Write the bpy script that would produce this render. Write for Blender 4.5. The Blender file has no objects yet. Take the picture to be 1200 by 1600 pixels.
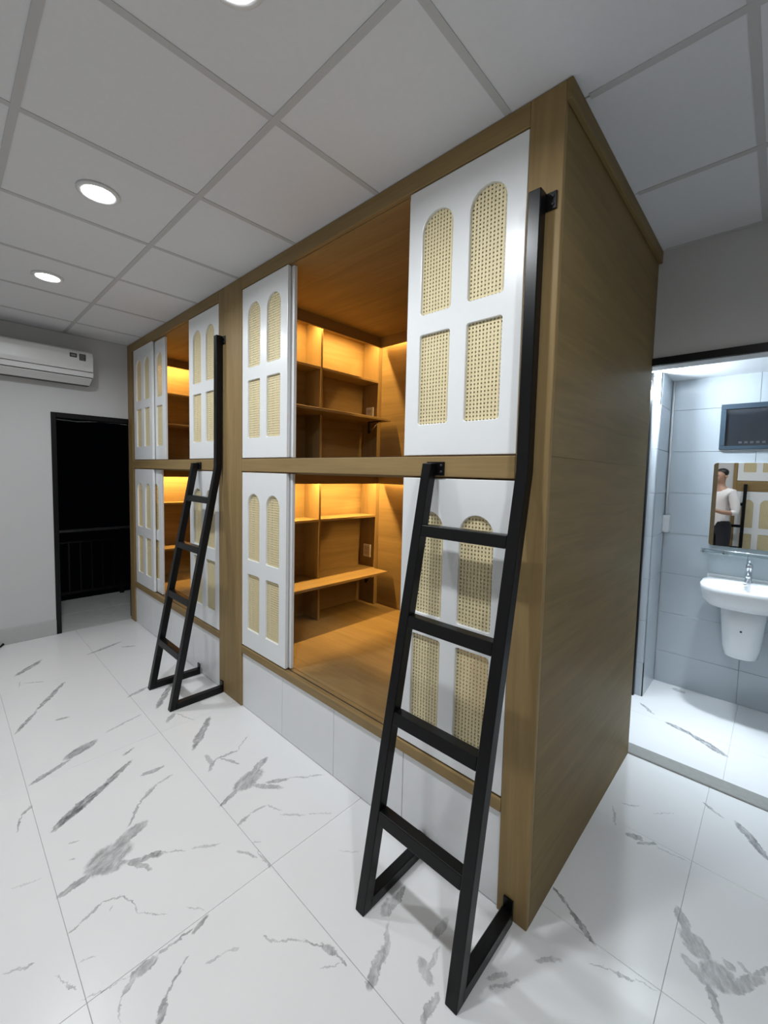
import bpy, bmesh, math, random
from mathutils import Vector, Matrix

random.seed(7)
S = bpy.context.scene
COL = S.collection

# ------------------------------------------------------------------ camera
FPX, PPX, PPY = 658.5115, 5.8912, -17.0719
YAW, PITCH, ROLL = -0.7499, -0.0655, 0.0238
CAM = Vector((0.5358, -1.3104, 1.5324))
fw = Vector((math.sin(YAW) * math.cos(PITCH), math.cos(YAW) * math.cos(PITCH), math.sin(PITCH)))
rt = Vector((math.cos(YAW), -math.sin(YAW), 0))
up = rt.cross(fw)
rr = rt * math.cos(ROLL) + up * math.sin(ROLL)
uu = -rt * math.sin(ROLL) + up * math.cos(ROLL)
cam_d = bpy.data.cameras.new('camera')
cam_d.sensor_fit = 'HORIZONTAL'
cam_d.sensor_width = 36
cam_d.lens = FPX * 36 / 1200
cam_d.shift_x = -PPX / 1200
cam_d.shift_y = PPY / 1200
cam_d.clip_start = 0.02
cam = bpy.data.objects.new('camera', cam_d)
COL.objects.link(cam)
cam.matrix_world = Matrix(((rr.x, uu.x, -fw.x, CAM.x), (rr.y, uu.y, -fw.y, CAM.y), (rr.z, uu.z, -fw.z, CAM.z), (0, 0, 0, 1)))
S.camera = cam

# ------------------------------------------------------------------ world, exposure, light levels
W = bpy.data.worlds.new('night')
W.use_nodes = True
W.node_tree.nodes['Background'].inputs[0].default_value = (0.010, 0.012, 0.018, 1)
W.node_tree.nodes['Background'].inputs[1].default_value = 0.05
S.world = W
vs = S.view_settings
vs.view_transform = 'Standard'
vs.look = 'None'
vs.gamma = 1
vs.use_curve_mapping = False
vs.exposure = 0.0
DOWN_W = 12.0       # watts of each ceiling downlight
BATH_W = 34.0       # bathroom ceiling lamp
LED_W = 16.0         # LED strips in the bunks, per metre
DOWN_COL = (0.93, 0.97, 1.0)
BATH_COL = (0.80, 0.91, 1.0)
LED_COL = (1.0, 0.62, 0.21)

# ------------------------------------------------------------------ main dimensions (metres)
H = 2.709           # ceiling
D = 1.29            # bunk depth / back wall
XL = -4.2036        # left wall
XR = 2.05           # right wall
YF = -2.12          # wall behind the photographer
YB = 2.41           # bathroom back wall


# ------------------------------------------------------------------ helpers
def link(o):
    COL.objects.link(o)
    return o


def tag(o, label=None, cat=None, group=None, kind=None):
    if label: o['label'] = label
    if cat: o['category'] = cat
    if group: o['group'] = group
    if kind: o['kind'] = kind
    return o


def empty(name, loc, label=None, cat=None, group=None):
    e = bpy.data.objects.new(name, None)
    e.empty_display_size = 0.05
    e.location = loc
    link(e)
    tag(e, label, cat, group)
    return e


def world_of(p):
    v = Vector((0, 0, 0))
    while p is not None:
        v = v + p.location
        p = p.parent
    return v


MESH_CACHE = {}


def put(name, me, loc, parent=None):
    """link mesh data at a world location, optionally as a child"""
    o = bpy.data.objects.new(name, me)
    o.location = Vector(loc) - world_of(parent)
    if parent is not None:
        o.parent = parent
    return link(o)


def mesh_from_bm(bm, name, mat, smooth=False):
    me = bpy.data.meshes.new(name)
    bm.normal_update()
    bm.to_mesh(me)
    bm.free()
    if mat is not None:
        me.materials.append(mat)
    if smooth:
        for p in me.polygons:
            p.use_smooth = True
    return me


def box_mesh(name, sx, sy, sz, mat, bevel=0.002, seg=1):
    key = (round(sx, 5), round(sy, 5), round(sz, 5), mat.name, bevel, seg)
    if key in MESH_CACHE:
        return MESH_CACHE[key]
    bm = bmesh.new()
    bmesh.ops.create_cube(bm, size=1)
    bmesh.ops.scale(bm, vec=(sx, sy, sz), verts=bm.verts)
    if bevel:
        bmesh.ops.bevel(bm, geom=list(bm.edges), offset=min(bevel, 0.4 * min(sx, sy, sz)), segments=seg, affect='EDGES', profile=0.5)
    me = mesh_from_bm(bm, name, mat)
    MESH_CACHE[key] = me
    return me


def box(name, x0, x1, y0, y1, z0, z1, mat, parent=None, bevel=0.002, seg=1):
    me = box_mesh(name, x1 - x0, y1 - y0, z1 - z0, mat, bevel, seg)
    return put(name, me, ((x0 + x1) / 2, (y0 + y1) / 2, (z0 + z1) / 2), parent)


def boxes(name, lst, mat, parent=None, loc=(0, 0, 0)):
    """several plain boxes joined into one mesh (a wall with an opening)"""
    bm = bmesh.new()
    for (x0, x1, y0, y1, z0, z1) in lst:
        m = Matrix.Translation(((x0 + x1) / 2, (y0 + y1) / 2, (z0 + z1) / 2)) @ Matrix.Diagonal((x1 - x0, y1 - y0, z1 - z0, 1))
        bmesh.ops.create_cube(bm, size=1, matrix=m)
    me = mesh_from_bm(bm, name, mat)
    o = put(name, me, loc, parent)
    return o


def prism(name, pts, axis, a0, a1, mat, parent=None, bevel=0.0, smooth=False, seg=2):
    """2D outline extruded along an axis. pts are the other two coords in order (x,y,z minus axis)"""
    bm = bmesh.new()

    def mk(p, a):
        if axis == 'x': return (a, p[0], p[1])
        if axis == 'y': return (p[0], a, p[1])
        return (p[0], p[1], a)
    cx = sum(p[0] for p in pts) / len(pts)
    cy = sum(p[1] for p in pts) / len(pts)
    ca = (a0 + a1) / 2
    v0 = [bm.verts.new(mk((p[0] - cx, p[1] - cy), a0 - ca)) for p in pts]
    v1 = [bm.verts.new(mk((p[0] - cx, p[1] - cy), a1 - ca)) for p in pts]
    n = len(pts)
    bm.faces.new(v0)
    bm.faces.new(list(reversed(v1)))
    for i in range(n):
        bm.faces.new((v0[i], v1[i], v1[(i + 1) % n], v0[(i + 1) % n]))
    bmesh.ops.recalc_face_normals(bm, faces=bm.faces)
    if bevel:
        bmesh.ops.bevel(bm, geom=list(bm.edges), offset=bevel, segments=seg, affect='EDGES', profile=0.5)
    me = mesh_from_bm(bm, name, mat, smooth)
    return put(name, me, mk((cx, cy), ca), parent)


def lathe(name, prof, mat, loc, parent=None, n=32, smooth=True):
    """profile (r,z) revolved about z"""
    bm = bmesh.new()
    rings = []
    for r, z in prof:
        rings.append([bm.verts.new((r * math.cos(2 * math.pi * k / n), r * math.sin(2 * math.pi * k / n), z)) for k in range(n)])
    for a, b in zip(rings, rings[1:]):
        for k in range(n):
            bm.faces.new((a[k], a[(k + 1) % n], b[(k + 1) % n], b[k]))
    bm.faces.new(rings[0])
    bm.faces.new(rings[-1])
    bmesh.ops.recalc_face_normals(bm, faces=bm.faces)
    me = mesh_from_bm(bm, name, mat, smooth)
    return put(name, me, loc, parent)


def sweep_bm(bm, path, r, n=8, close=False):
    """round tube along a list of points"""
    path = [Vector(p) for p in path]
    rings = []
    for i, p in enumerate(path):
        a = path[max(i - 1, 0)]
        b = path[min(i + 1, len(path) - 1)]
        t = (b - a).normalized()
        ref = Vector((0, 0, 1)) if abs(t.z) < 0.9 else Vector((1, 0, 0))
        u = t.cross(ref).normalized()
        w = t.cross(u)
        rings.append([bm.verts.new(p + r * (u * math.cos(2 * math.pi * k / n) + w * math.sin(2 * math.pi * k / n))) for k in range(n)])
    for a, b in zip(rings, rings[1:]):
        for k in range(n):
            bm.faces.new((a[k], a[(k + 1) % n], b[(k + 1) % n], b[k]))
    bm.faces.new(list(reversed(rings[0])))
    bm.faces.new(rings[-1])


def tube(name, path, r, mat, parent=None, n=8, smooth=True):
    o0 = Vector(path[0])
    bm = bmesh.new()
    sweep_bm(bm, [Vector(p) - o0 for p in path], r, n)
    bmesh.ops.recalc_face_normals(bm, faces=bm.faces)
    return put(name, mesh_from_bm(bm, name, mat, smooth), o0, parent)


# ------------------------------------------------------------------ materials
def new_mat(name):
    m = bpy.data.materials.new(name)
    m.use_nodes = True
    nt = m.node_tree
    b = nt.nodes['Principled BSDF']
    return m, nt, b


def N(nt, typ, **kw):
    n = nt.nodes.new(typ)
    for k, v in kw.items():
        setattr(n, k, v)
    return n


def plain(name, col, rough=0.5, metal=0.0, noise=0.04, scale=30.0, spec=None, bump=0.0):
    """solid colour with a slight procedural mottling"""
    m, nt, b = new_mat(name)
    geo = N(nt, 'ShaderNodeNewGeometry')
    tx = N(nt, 'ShaderNodeTexNoise')
    tx.inputs['Scale'].default_value = scale
    tx.inputs['Detail'].default_value = 3
    nt.links.new(geo.outputs['Position'], tx.inputs['Vector'])
    mix = N(nt, 'ShaderNodeMix', data_type='RGBA')
    mix.inputs['A'].default_value = (*[c * (1 - noise) for c in col], 1)
    mix.inputs['B'].default_value = (*[min(1, c * (1 + noise)) for c in col], 1)
    nt.links.new(tx.outputs['Fac'], mix.inputs['Factor'])
    nt.links.new(mix.outputs['Result'], b.inputs['Base Color'])
    b.inputs['Roughness'].default_value = rough
    b.inputs['Metallic'].default_value = metal
    if spec is not None:
        b.inputs['Specular IOR Level'].default_value = spec
    if bump:
        bp = N(nt, 'ShaderNodeBump')
        bp.inputs['Strength'].default_value = bump
        bp.inputs['Distance'].default_value = 0.002
        nt.links.new(tx.outputs['Fac'], bp.inputs['Height'])
        nt.links.new(bp.outputs['Normal'], b.inputs['Normal'])
    return m


def wood(name, stretch, c0, c1, rough=0.48, spec=0.16):
    """laminate with grain; stretch = texture scale per world axis (small = along the grain)"""
    m, nt, b = new_mat(name)
    geo = N(nt, 'ShaderNodeNewGeometry')
    mp = N(nt, 'ShaderNodeMapping')
    mp.inputs['Scale'].default_value = stretch
    nt.links.new(geo.outputs['Position'], mp.inputs['Vector'])
    n1 = N(nt, 'ShaderNodeTexNoise')
    n1.inputs['Scale'].default_value = 1.0
    n1.inputs['Detail'].default_value = 6
    n1.inputs['Roughness'].default_value = 0.62
    n1.inputs['Distortion'].default_value = 0.6
    nt.links.new(mp.outputs['Vector'], n1.inputs['Vector'])
    n2 = N(nt, 'ShaderNodeTexNoise')
    n2.inputs['Scale'].default_value = 5.0
    n2.inputs['Detail'].default_value = 3
    nt.links.new(mp.outputs['Vector'], n2.inputs['Vector'])
    add = N(nt, 'ShaderNodeMath', operation='MULTIPLY_ADD')
    nt.links.new(n2.outputs['Fac'], add.inputs[0])
    add.inputs[1].default_value = 0.35
    nt.links.new(n1.outputs['Fac'], add.inputs[2])
    rp = N(nt, 'ShaderNodeValToRGB')
    rp.color_ramp.elements[0].position = 0.38
    rp.color_ramp.elements[0].color = (*c0, 1)
    rp.color_ramp.elements[1].position = 0.98
    rp.color_ramp.elements[1].color = (*c1, 1)
    nt.links.new(add.outputs[0], rp.inputs['Fac'])
    nt.links.new(rp.outputs['Color'], b.inputs['Base Color'])
    b.inputs['Roughness'].default_value = rough
    b.inputs['Specular IOR Level'].default_value = spec
    bp = N(nt, 'ShaderNodeBump')
    bp.inputs['Strength'].default_value = 0.08
    bp.inputs['Distance'].default_value = 0.001
    nt.links.new(add.outputs[0], bp.inputs['Height'])
    nt.links.new(bp.outputs['Normal'], b.inputs['Normal'])
    return m


def emitter(name, col, strength):
    m = bpy.data.materials.new(name)
    m.use_nodes = True
    nt = m.node_tree
    nt.nodes.clear()
    e = N(nt, 'ShaderNodeEmission')
    e.inputs['Color'].default_value = (*col, 1)
    e.inputs['Strength'].default_value = strength
    o = N(nt, 'ShaderNodeOutputMaterial')
    nt.links.new(e.outputs[0], o.inputs['Surface'])
    return m


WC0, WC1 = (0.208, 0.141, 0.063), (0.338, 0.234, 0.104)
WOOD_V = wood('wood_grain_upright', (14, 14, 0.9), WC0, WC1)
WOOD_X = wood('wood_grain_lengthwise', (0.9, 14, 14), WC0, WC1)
WOOD_SHADED = wood('wood_matt_end_shaded', (14, 0.9, 14), (0.168, 0.119, 0.051), (0.255, 0.182, 0.079), 0.5, 0.10)  # same laminate, colour darkened for the weaker light on the end
WOOD_Y = wood('wood_grain_across', (14, 0.9, 14), WC0, WC1)
WHITE = plain('white_lacquer', (0.80, 0.815, 0.82), 0.28, noise=0.01)
WHITE_SATIN = plain('white_satin_panel', (0.80, 0.81, 0.82), 0.3, noise=0.01)
BLACK = plain('black_powder_coat', (0.004, 0.004, 0.0045), 0.30, noise=0.2, scale=200, spec=0.25)
CEIL = plain('ceiling_board', (0.70, 0.71, 0.73), 0.9, spec=0.1, noise=0.03, scale=60, bump=0.1)
GRID = plain('ceiling_grid_metal', (0.51, 0.51, 0.51), 0.7, noise=0.02, spec=0.1)
WALL = plain('painted_wall', (0.57, 0.57, 0.575), 0.7, noise=0.015, scale=8)
GROUT = plain('grout', (0.60, 0.60, 0.60), 0.8)
CANE_V = plain('cane_strand_upright', (0.75, 0.65, 0.40), 0.55, noise=0.12, scale=90)
CANE_H = plain('cane_strand_level', (0.70, 0.60, 0.36), 0.55, noise=0.12, scale=90)
STEEL = plain('chrome', (0.75, 0.76, 0.78), 0.12, metal=1.0, noise=0.01)
CERAMIC = plain('white_ceramic', (0.86, 0.87, 0.88), 0.08, noise=0.01)
BATH_TILE = plain('bathroom_wall_tile', (0.47, 0.515, 0.55), 0.18, noise=0.03, scale=4)
BATH_PLAS = plain('bathroom_ceiling_paint', (0.72, 0.74, 0.76), 0.6)
STONE = plain('threshold_stone', (0.33, 0.33, 0.31), 0.3, noise=0.15, scale=40)
PLASTIC = plain('white_plastic', (0.68, 0.68, 0.68), 0.35, noise=0.01)
DARKP = plain('dark_grey_plastic', (0.03, 0.03, 0.033), 0.4)
GREYP = plain('grey_print', (0.25, 0.25, 0.25), 0.5)
DARKGLASS = plain('dark_window_glass', (0.02, 0.025, 0.032), 0.08, noise=0.2, scale=6, spec=0.8)
BLUEALU = plain('blue_grey_aluminium', (0.055, 0.085, 0.115), 0.35, metal=0.4)
NIGHTTILE = plain('balcony_tile', (0.58, 0.58, 0.57), 0.45, noise=0.15, scale=12)
SKIRT = plain('grey_skirting_tile', (0.46, 0.46, 0.46), 0.35, noise=0.06, scale=14)
DOWN_E = emitter('downlight_diffuser', (0.95, 0.98, 1.0), 28)
LED_E = emitter('led_strip_glow', (1.0, 0.66, 0.20), 14)
BATH_E = emitter('bathroom_lamp_glow', (0.85, 0.94, 1.0), 14)

m, nt, b = new_mat('mirror_silver')
b.inputs['Base Color'].default_value = (0.86, 0.88, 0.88, 1)
b.inputs['Metallic'].default_value = 1
b.inputs['Roughness'].default_value = 0.01
MIRROR = m
m, nt, b = new_mat('clear_glass')
b.inputs['Base Color'].default_value = (0.75, 0.88, 0.86, 1)
b.inputs['Roughness'].default_value = 0.03
b.inputs['Transmission Weight'].default_value = 1
GLASS = m

# --- marble floor: each printed vein is an ellipse (centre, half length, half width, angle, darkness) on the floor plane.
FR = Matrix((rr, uu, fw))


def on_floor(px, py):
    d = FR.transposed() @ Vector(((px - 600 - PPX) / FPX, -(py - 800 - PPY) / FPX, 1))
    t = -CAM.z / d.z
    return Vector((CAM.x + t * d.x, CAM.y + t * d.y))


VEINS_A = [  # traced at 2x from (0,1000): x0,y0,x1,y1,width,darkness
    (48,112,132,62,8,.6),(60,130,62,150,4,.3),(70,135,140,130,2,.3),(115,220,200,132,9,.6),(45,295,115,222,8,.6),(170,252,218,240,5,.5),
    (275,45,380,5,4,.5),(380,22,425,18,3,.4),(90,455,215,375,10,.55),(200,375,302,312,18,.6),(330,290,440,232,4,.35),(385,362,415,338,5,.5),
    (440,425,515,393,9,.5),(160,598,270,505,16,.7),(190,570,345,440,20,.75),(300,480,410,378,12,.6),(45,605,70,545,5,.5),(70,545,100,517,6,.5),
    (400,585,440,500,7,.5),(440,505,490,450,8,.5),(490,450,540,420,5,.4),(185,803,300,720,15,.55),(270,735,405,630,62,.5),(290,720,390,690,44,.45),
    (345,655,460,565,26,.5),(390,700,510,665,16,.45),(440,685,508,662,14,.6),(380,690,475,716,16,.45),(500,662,580,659,4,.35),(600,650,690,637,7,.32),
    (215,920,250,885,5,.4),(250,885,320,820,6,.45),(320,820,385,798,5,.45),(385,798,430,830,6,.45),(428,828,432,852,5,.4),(430,852,525,856,4,.38),
    (340,850,350,830,5,.3),(580,835,640,842,6,.3),(385,1110,430,1030,16,.5),(405,1060,490,990,26,.5),(490,985,600,905,7,.5),(600,920,650,860,14,.55),
    (375,1195,385,1110,4,.35),(495,1210,522,1105,20,.55),(520,1110,570,1015,7,.5),(570,1015,588,985,5,.4),(645,1015,690,985,8,.35),(690,985,750,955,6,.3),
    (822,925,870,945,7,.4),(870,942,950,935,7,.4),(950,942,1020,960,8,.45),(1005,950,1055,985,24,.5),(1050,985,1085,1015,12,.5),(1000,1032,1060,1012,6,.35),
    (1150,1095,1200,960,30,.5),(605,340,655,242,18,.6),(608,325,635,280,20,.5),(520,258,545,228,12,.45),(545,228,610,250,3,.3),(490,212,532,143,15,.6),
    (400,178,465,145,6,.5),(640,360,668,392,14,.4),(652,412,672,372,9,.45),(670,375,740,345,5,.4),(740,345,775,300,3,.35),(690,370,750,388,6,.4),
    (688,520,750,460,10,.55),(735,470,815,405,38,.5),(745,465,800,440,22,.4),(785,420,835,365,16,.5),(790,455,885,460,12,.42),(830,445,900,435,10,.5),
    (900,432,1010,422,4,.35),(742,582,780,545,7,.42),(780,543,830,515,5,.38),(830,515,880,532,4,.35),(880,545,950,548,5,.32),(960,545,1035,540,3,.28),
    (740,660,805,680,8,.4),(805,660,845,710,6,.35),(785,635,815,628,4,.3),(215,635,250,628,5,.35),(215,688,240,680,4,.35),(35,778,130,745,3,.22),
    (15,1045,105,1012,6,.4),(170,1050,205,1075,5,.35),(205,1072,238,1092,10,.4),(250,1000,300,985,4,.25),(1060,660,1120,662,3,.3),(250,1130,400,1058,3,.3)]
VEINS_B = [  # traced at 2x from (600,1200)
    (0,460,32,398,34,.45),(0,610,14,480,18,.35),(20,440,65,370,20,.45),(110,590,150,680,30,.4),(150,530,205,465,26,.35),(130,640,175,560,18,.35),
    (118,805,165,705,24,.5),(320,660,385,638,18,.4),(330,690,420,668,14,.35),(470,600,555,605,15,.35),(525,372,590,445,7,.6),(583,440,655,552,12,.62),
    (640,612,700,630,4,.4),(700,630,780,662,9,.45),(780,655,855,695,4,.32),(715,120,725,180,6,.35),(740,108,800,122,4,.35),(755,205,810,225,12,.5),
    (790,235,850,238,9,.45),(835,140,910,140,3,.25),(850,245,960,295,2.5,.35),(1000,108,1060,158,5,.5),(1100,170,1205,290,18,.6),
    (918,435,952,525,24,.5),(930,500,1010,600,46,.45),(930,580,1010,680,24,.4),(995,600,1095,700,66,.45),(1070,700,1185,655,46,.45),(1008,660,1052,800,24,.5),
    (1060,600,1100,640,12,.4),(1100,600,1160,660,9,.3),(1150,645,1215,630,20,.5)]
VEINS_C = [  # bathroom floor, full-size pixels
    (1000,1098,1021,1116,3,.5),(1040,1128,1085,1150,4,.6),(1080,1147,1137,1183,6,.65),(1050,1075,1070,1083,4,.4)]
ELL = []
for lst, sc, ox, oy in ((VEINS_A, 0.5, 0, 1000), (VEINS_B, 0.5, 600, 1200), (VEINS_C, 1.0, 0, 0)):
    for (a0, b0, a1, b1, w, dk) in lst:
        p = on_floor(ox + a0 * sc, oy + b0 * sc)
        q = on_floor(ox + a1 * sc, oy + b1 * sc)
        n = Vector((-(b1 - b0), a1 - a0)).normalized() * w * sc * 0.5
        mx, my = ox + (a0 + a1) / 2 * sc, oy + (b0 + b1) / 2 * sc
        c = on_floor(mx, my)
        e = on_floor(mx + n.x, my + n.y) - c
        ax = (q - p)
        L2 = ax.length / 2
        ax.normalize()
        wid = abs(e.x * -ax.y + e.y * ax.x)
        ELL.append(((p + q) / 2, L2 * 1.12, max(wid * 1.25, 0.0022), math.atan2(ax.y, ax.x), dk))
VEIN_DIR = ELL[14][3]
# the same print elsewhere on the floor, on tiles the photograph barely shows
for k in range(26):
    c = Vector((random.uniform(0.5, 2.0), random.uniform(-2.1, 1.2)))
    ELL.append((c, random.uniform(.05, .2), random.uniform(.004, .018), random.uniform(-.2, 1.3), random.uniform(.35, .6)))
for k in range(16):
    c = Vector((random.uniform(-4.1, 0.4), random.uniform(-2.1, -1.2)))
    ELL.append((c, random.uniform(.05, .2), random.uniform(.004, .018), random.uniform(-.2, 1.3), random.uniform(.35, .6)))


def marble(name, ells, gloss=0.27):
    m, nt, b = new_mat(name)
    lk = nt.links.new
    geo = N(nt, 'ShaderNodeNewGeometry')
    d1 = N(nt, 'ShaderNodeTexNoise')
    d1.inputs['Scale'].default_value = 16
    d1.inputs['Detail'].default_value = 4
    d1.inputs['Roughness'].default_value = 0.65
    lk(geo.outputs['Position'], d1.inputs['Vector'])
    off = N(nt, 'ShaderNodeVectorMath', operation='SUBTRACT')
    lk(d1.outputs['Color'], off.inputs[0])
    off.inputs[1].default_value = (.5, .5, .5)
    pos0 = N(nt, 'ShaderNodeVectorMath', operation='MULTIPLY_ADD')
    lk(off.outputs[0], pos0.inputs[0])
    pos0.inputs[1].default_value = (.036, .036, 0)
    lk(geo.outputs['Position'], pos0.inputs[2])
    d2 = N(nt, 'ShaderNodeTexNoise')
    d2.inputs['Scale'].default_value = 75
    d2.inputs['Detail'].default_value = 3
    lk(geo.outputs['Position'], d2.inputs['Vector'])
    off2 = N(nt, 'ShaderNodeVectorMath', operation='SUBTRACT')
    lk(d2.outputs['Color'], off2.inputs[0])
    off2.inputs[1].default_value = (.5, .5, .5)
    pos = N(nt, 'ShaderNodeVectorMath', operation='MULTIPLY_ADD')
    lk(off2.outputs[0], pos.inputs[0])
    pos.inputs[1].default_value = (.016, .016, 0)
    lk(pos0.outputs[0], pos.inputs[2])
    acc = None
    for (c, hl, hw, an, dk) in ells:
        mp = N(nt, 'ShaderNodeMapping', vector_type='TEXTURE')
        mp.inputs['Location'].default_value = (c.x, c.y, 0)
        mp.inputs['Rotation'].default_value = (0, 0, an)
        mp.inputs['Scale'].default_value = (hl, hw, 5)
        lk(pos.outputs[0], mp.inputs['Vector'])
        g = N(nt, 'ShaderNodeTexGradient', gradient_type='SPHERICAL')
        lk(mp.outputs[0], g.inputs['Vector'])
        mu = N(nt, 'ShaderNodeMath', operation='MULTIPLY', use_clamp=True)
        lk(g.outputs['Fac'], mu.inputs[0])
        mu.inputs[1].default_value = 5.0
        mk = N(nt, 'ShaderNodeMath', operation='MULTIPLY')
        lk(mu.outputs[0], mk.inputs[0])
        mk.inputs[1].default_value = dk
        if acc is None:
            acc = mk.outputs[0]
        else:
            mx = N(nt, 'ShaderNodeMath', operation='MAXIMUM')
            lk(acc, mx.inputs[0])
            lk(mk.outputs[0], mx.inputs[1])
            acc = mx.outputs[0]
    # mottling inside the veins
    n2 = N(nt, 'ShaderNodeTexNoise')
    n2.inputs['Scale'].default_value = 1
    n2.inputs['Detail'].default_value = 7
    n2.inputs['Roughness'].default_value = 0.68
    st_ = N(nt, 'ShaderNodeMapping', vector_type='TEXTURE')
    st_.inputs['Rotation'].default_value = (0, 0, VEIN_DIR)
    st_.inputs['Scale'].default_value = (.055, .020, .05)
    lk(pos0.outputs[0], st_.inputs['Vector'])
    lk(st_.outputs[0], n2.inputs['Vector'])
    mr = N(nt, 'ShaderNodeMapRange')
    mr.inputs['From Min'].default_value = 0.36
    mr.inputs['From Max'].default_value = 0.60
    mr.inputs['To Min'].default_value = 0.48
    mr.inputs['To Max'].default_value = 1.25
    lk(n2.outputs['Fac'], mr.inputs['Value'])
    # very faint clouding of the white ground
    n3 = N(nt, 'ShaderNodeTexNoise')
    n3.inputs['Scale'].default_value = 2.2
    n3.inputs['Detail'].default_value = 4
    lk(geo.outputs['Position'], n3.inputs['Vector'])
    base = N(nt, 'ShaderNodeMix', data_type='RGBA')
    base.inputs['A'].default_value = (0.80, 0.80, 0.80, 1)
    base.inputs['B'].default_value = (0.86, 0.86, 0.86, 1)
    lk(n3.outputs['Fac'], base.inputs['Factor'])
    col = base.outputs['Result']
    if acc is not None:
        f = N(nt, 'ShaderNodeMath', operation='MULTIPLY', use_clamp=True)
        lk(acc, f.inputs[0])
        lk(mr.outputs[0], f.inputs[1])
        mix = N(nt, 'ShaderNodeMix', data_type='RGBA')
        lk(f.outputs[0], mix.inputs['Factor'])
        lk(col, mix.inputs['A'])
        mix.inputs['B'].default_value = (0.11, 0.112, 0.118, 1)
        col = mix.outputs['Result']
    lk(col, b.inputs['Base Color'])
    b.inputs['Roughness'].default_value = gloss
    b.inputs['Specular IOR Level'].default_value = 0.35
    return m


def marble_tiles(parent, xs, ys, ztop, gap=0.0013, label='marble_floor_tile'):
    """one bevelled tile per cell"""
    plainm = None
    for x0, x1 in zip(xs, xs[1:]):
        for y0, y1 in zip(ys, ys[1:]):
            es = []
            for e in ELL:
                c, hl, hw, an, dk = e
                rx = abs(hl * math.cos(an)) + abs(hw * math.sin(an)) + .02
                ry = abs(hl * math.sin(an)) + abs(hw * math.cos(an)) + .02
                if x0 - rx < c.x < x1 + rx and y0 - ry < c.y < y1 + ry:
                    es.append(e)
            if es:
                mat = marble('marble_print', es)
            else:
                plainm = plainm or marble('marble_plain', [])
                mat = plainm
            box('floor_tile', x0 + gap / 2, x1 - gap / 2, y0 + gap / 2, y1 - gap / 2, ztop - 0.009, ztop, mat, parent, bevel=0.0008)


# ------------------------------------------------------------------ structure: floor, ceiling, walls
floor = boxes('floor', [(XL, XR, YF, D, -0.08, -0.004)], GROUT)
tag(floor, 'white floor tiles with grey marble veins', kind='structure')
xs = [XL] + [0.366 - 1.19 * k for k in (3, 2, 1, 0)] + [0.366 + 1.19, XR]
ys = [YF, -1.063 - .596, -1.063, -0.467, 0.129, 0.725, D]
marble_tiles(floor, xs, ys, 0.0)

ceiling = boxes('ceiling', [(XL, XR, YF, D, H + 0.012, H + 0.08)], GRID)
tag(ceiling, 'suspended ceiling of square pale grey boards', kind='structure')
X0, YM, T = -0.7884, -0.4944, 0.6
cxs = sorted([X0 + T * k for k in range(-5, 5)])
cxs = [XL] + [x for x in cxs if XL + .05 < x < XR - .05] + [XR]
cys = [YF] + [y for y in [YM + T * k for k in range(-2, 3)] if YF + .05 < y < D - .05] + [D]
for x0, x1 in zip(cxs, cxs[1:]):
    for y0, y1 in zip(cys, cys[1:]):
        if y0 > 0.05 and x1 < -0.1:
            continue            # hidden above the bunks
        box('ceiling_tile', x0 + .003, x1 - .003, y0 + .003, y1 - .003, H + .0005, H + .0125, CEIL, ceiling, bevel=0.002)
for y in cys[1:-1]:
    box('grid_bar', (XL if y < 0 else 0.03), XR, y - .012, y + .012, H - .0025, H + .004, GRID, ceiling, bevel=0)
for i, x in enumerate(cxs[1:-1]):
    for y0, y1 in zip(cys, cys[1:]):
        if y0 > 0.05 and x < 0.02:
            continue
        ye = (min(y1 - .012, -0.001) if x < 0.02 else y1 - .012)
        box('grid_bar', x - .012, x + .012, y0 + .012, ye, H - .002, H + .0035, GRID, ceiling, bevel=0)
# perimeter angle
box('grid_bar', XL, XL + .02, YF, 0, H - .0025, H + .003, GRID, ceiling, bevel=0)
box('grid_bar', 0.03, XR, D - .02, D, H - .0025, H + .003, GRID, ceiling, bevel=0)

DY0, DZ1 = -0.600, 2.0            # balcony doorway in the left wall
wl = boxes('wall_left', [(XL - .12, XL, YF, DY0, 0, H + .08), (XL - .12, XL, DY0, 0.15, DZ1, H + .08), (XL - .12, XL, 0.15, D, 0, H + .08)], WALL)
tag(wl, 'pale grey painted wall around the dark doorway', kind='structure')
wb = boxes('wall_back', [(XL, -0.03, D, D + .1, 0, H + .08), (-0.03, 0.86, D, D + .1, 2.125, H + .08), (0.86, XR, D, D + .1, 0, H + .08)], WALL)
tag(wb, 'grey painted wall with the bathroom doorway', kind='structure')
wr = boxes('wall_right', [(XR, XR + .1, YF - 1.4, D, 0, H + .08)], WALL)
tag(wr, 'plain painted side wall', kind='structure')
wf = boxes('wall_front', [(XL, 0.0, YF - .1, YF, 0, H + .08)], WALL)
tag(wf, 'plain painted wall opposite the bunks', kind='structure')
bs = empty('baseboard_left', (XL, DY0, 0))
tag(bs, 'grey tiled skirting along the pale wall', kind='structure')
for y0, y1 in ((-1.8, -1.2), (-1.2, DY0 - .002)):
    box('skirting_tile', XL, XL + .011, y0 + .001, y1 - .001, 0.0, 0.135, SKIRT, bs, bevel=0.002)

# balcony door frame
df = empty('door_1', (XL, -0.3, 0))
tag(df, 'black frame of the open balcony doorway', kind='structure')
box('jamb', XL - .10, XL + .008, DY0 - .004, DY0 + .034, 0, DZ1 + .004, BLACK, df)
box('jamb', XL - .10, XL + .008, 0.02, 0.05, 0, DZ1 + .004, BLACK, df)
box('frame_head', XL - .10, XL + .008, DY0 + .034, 0.02, DZ1 - .04, DZ1 + .004, BLACK, df)
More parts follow.
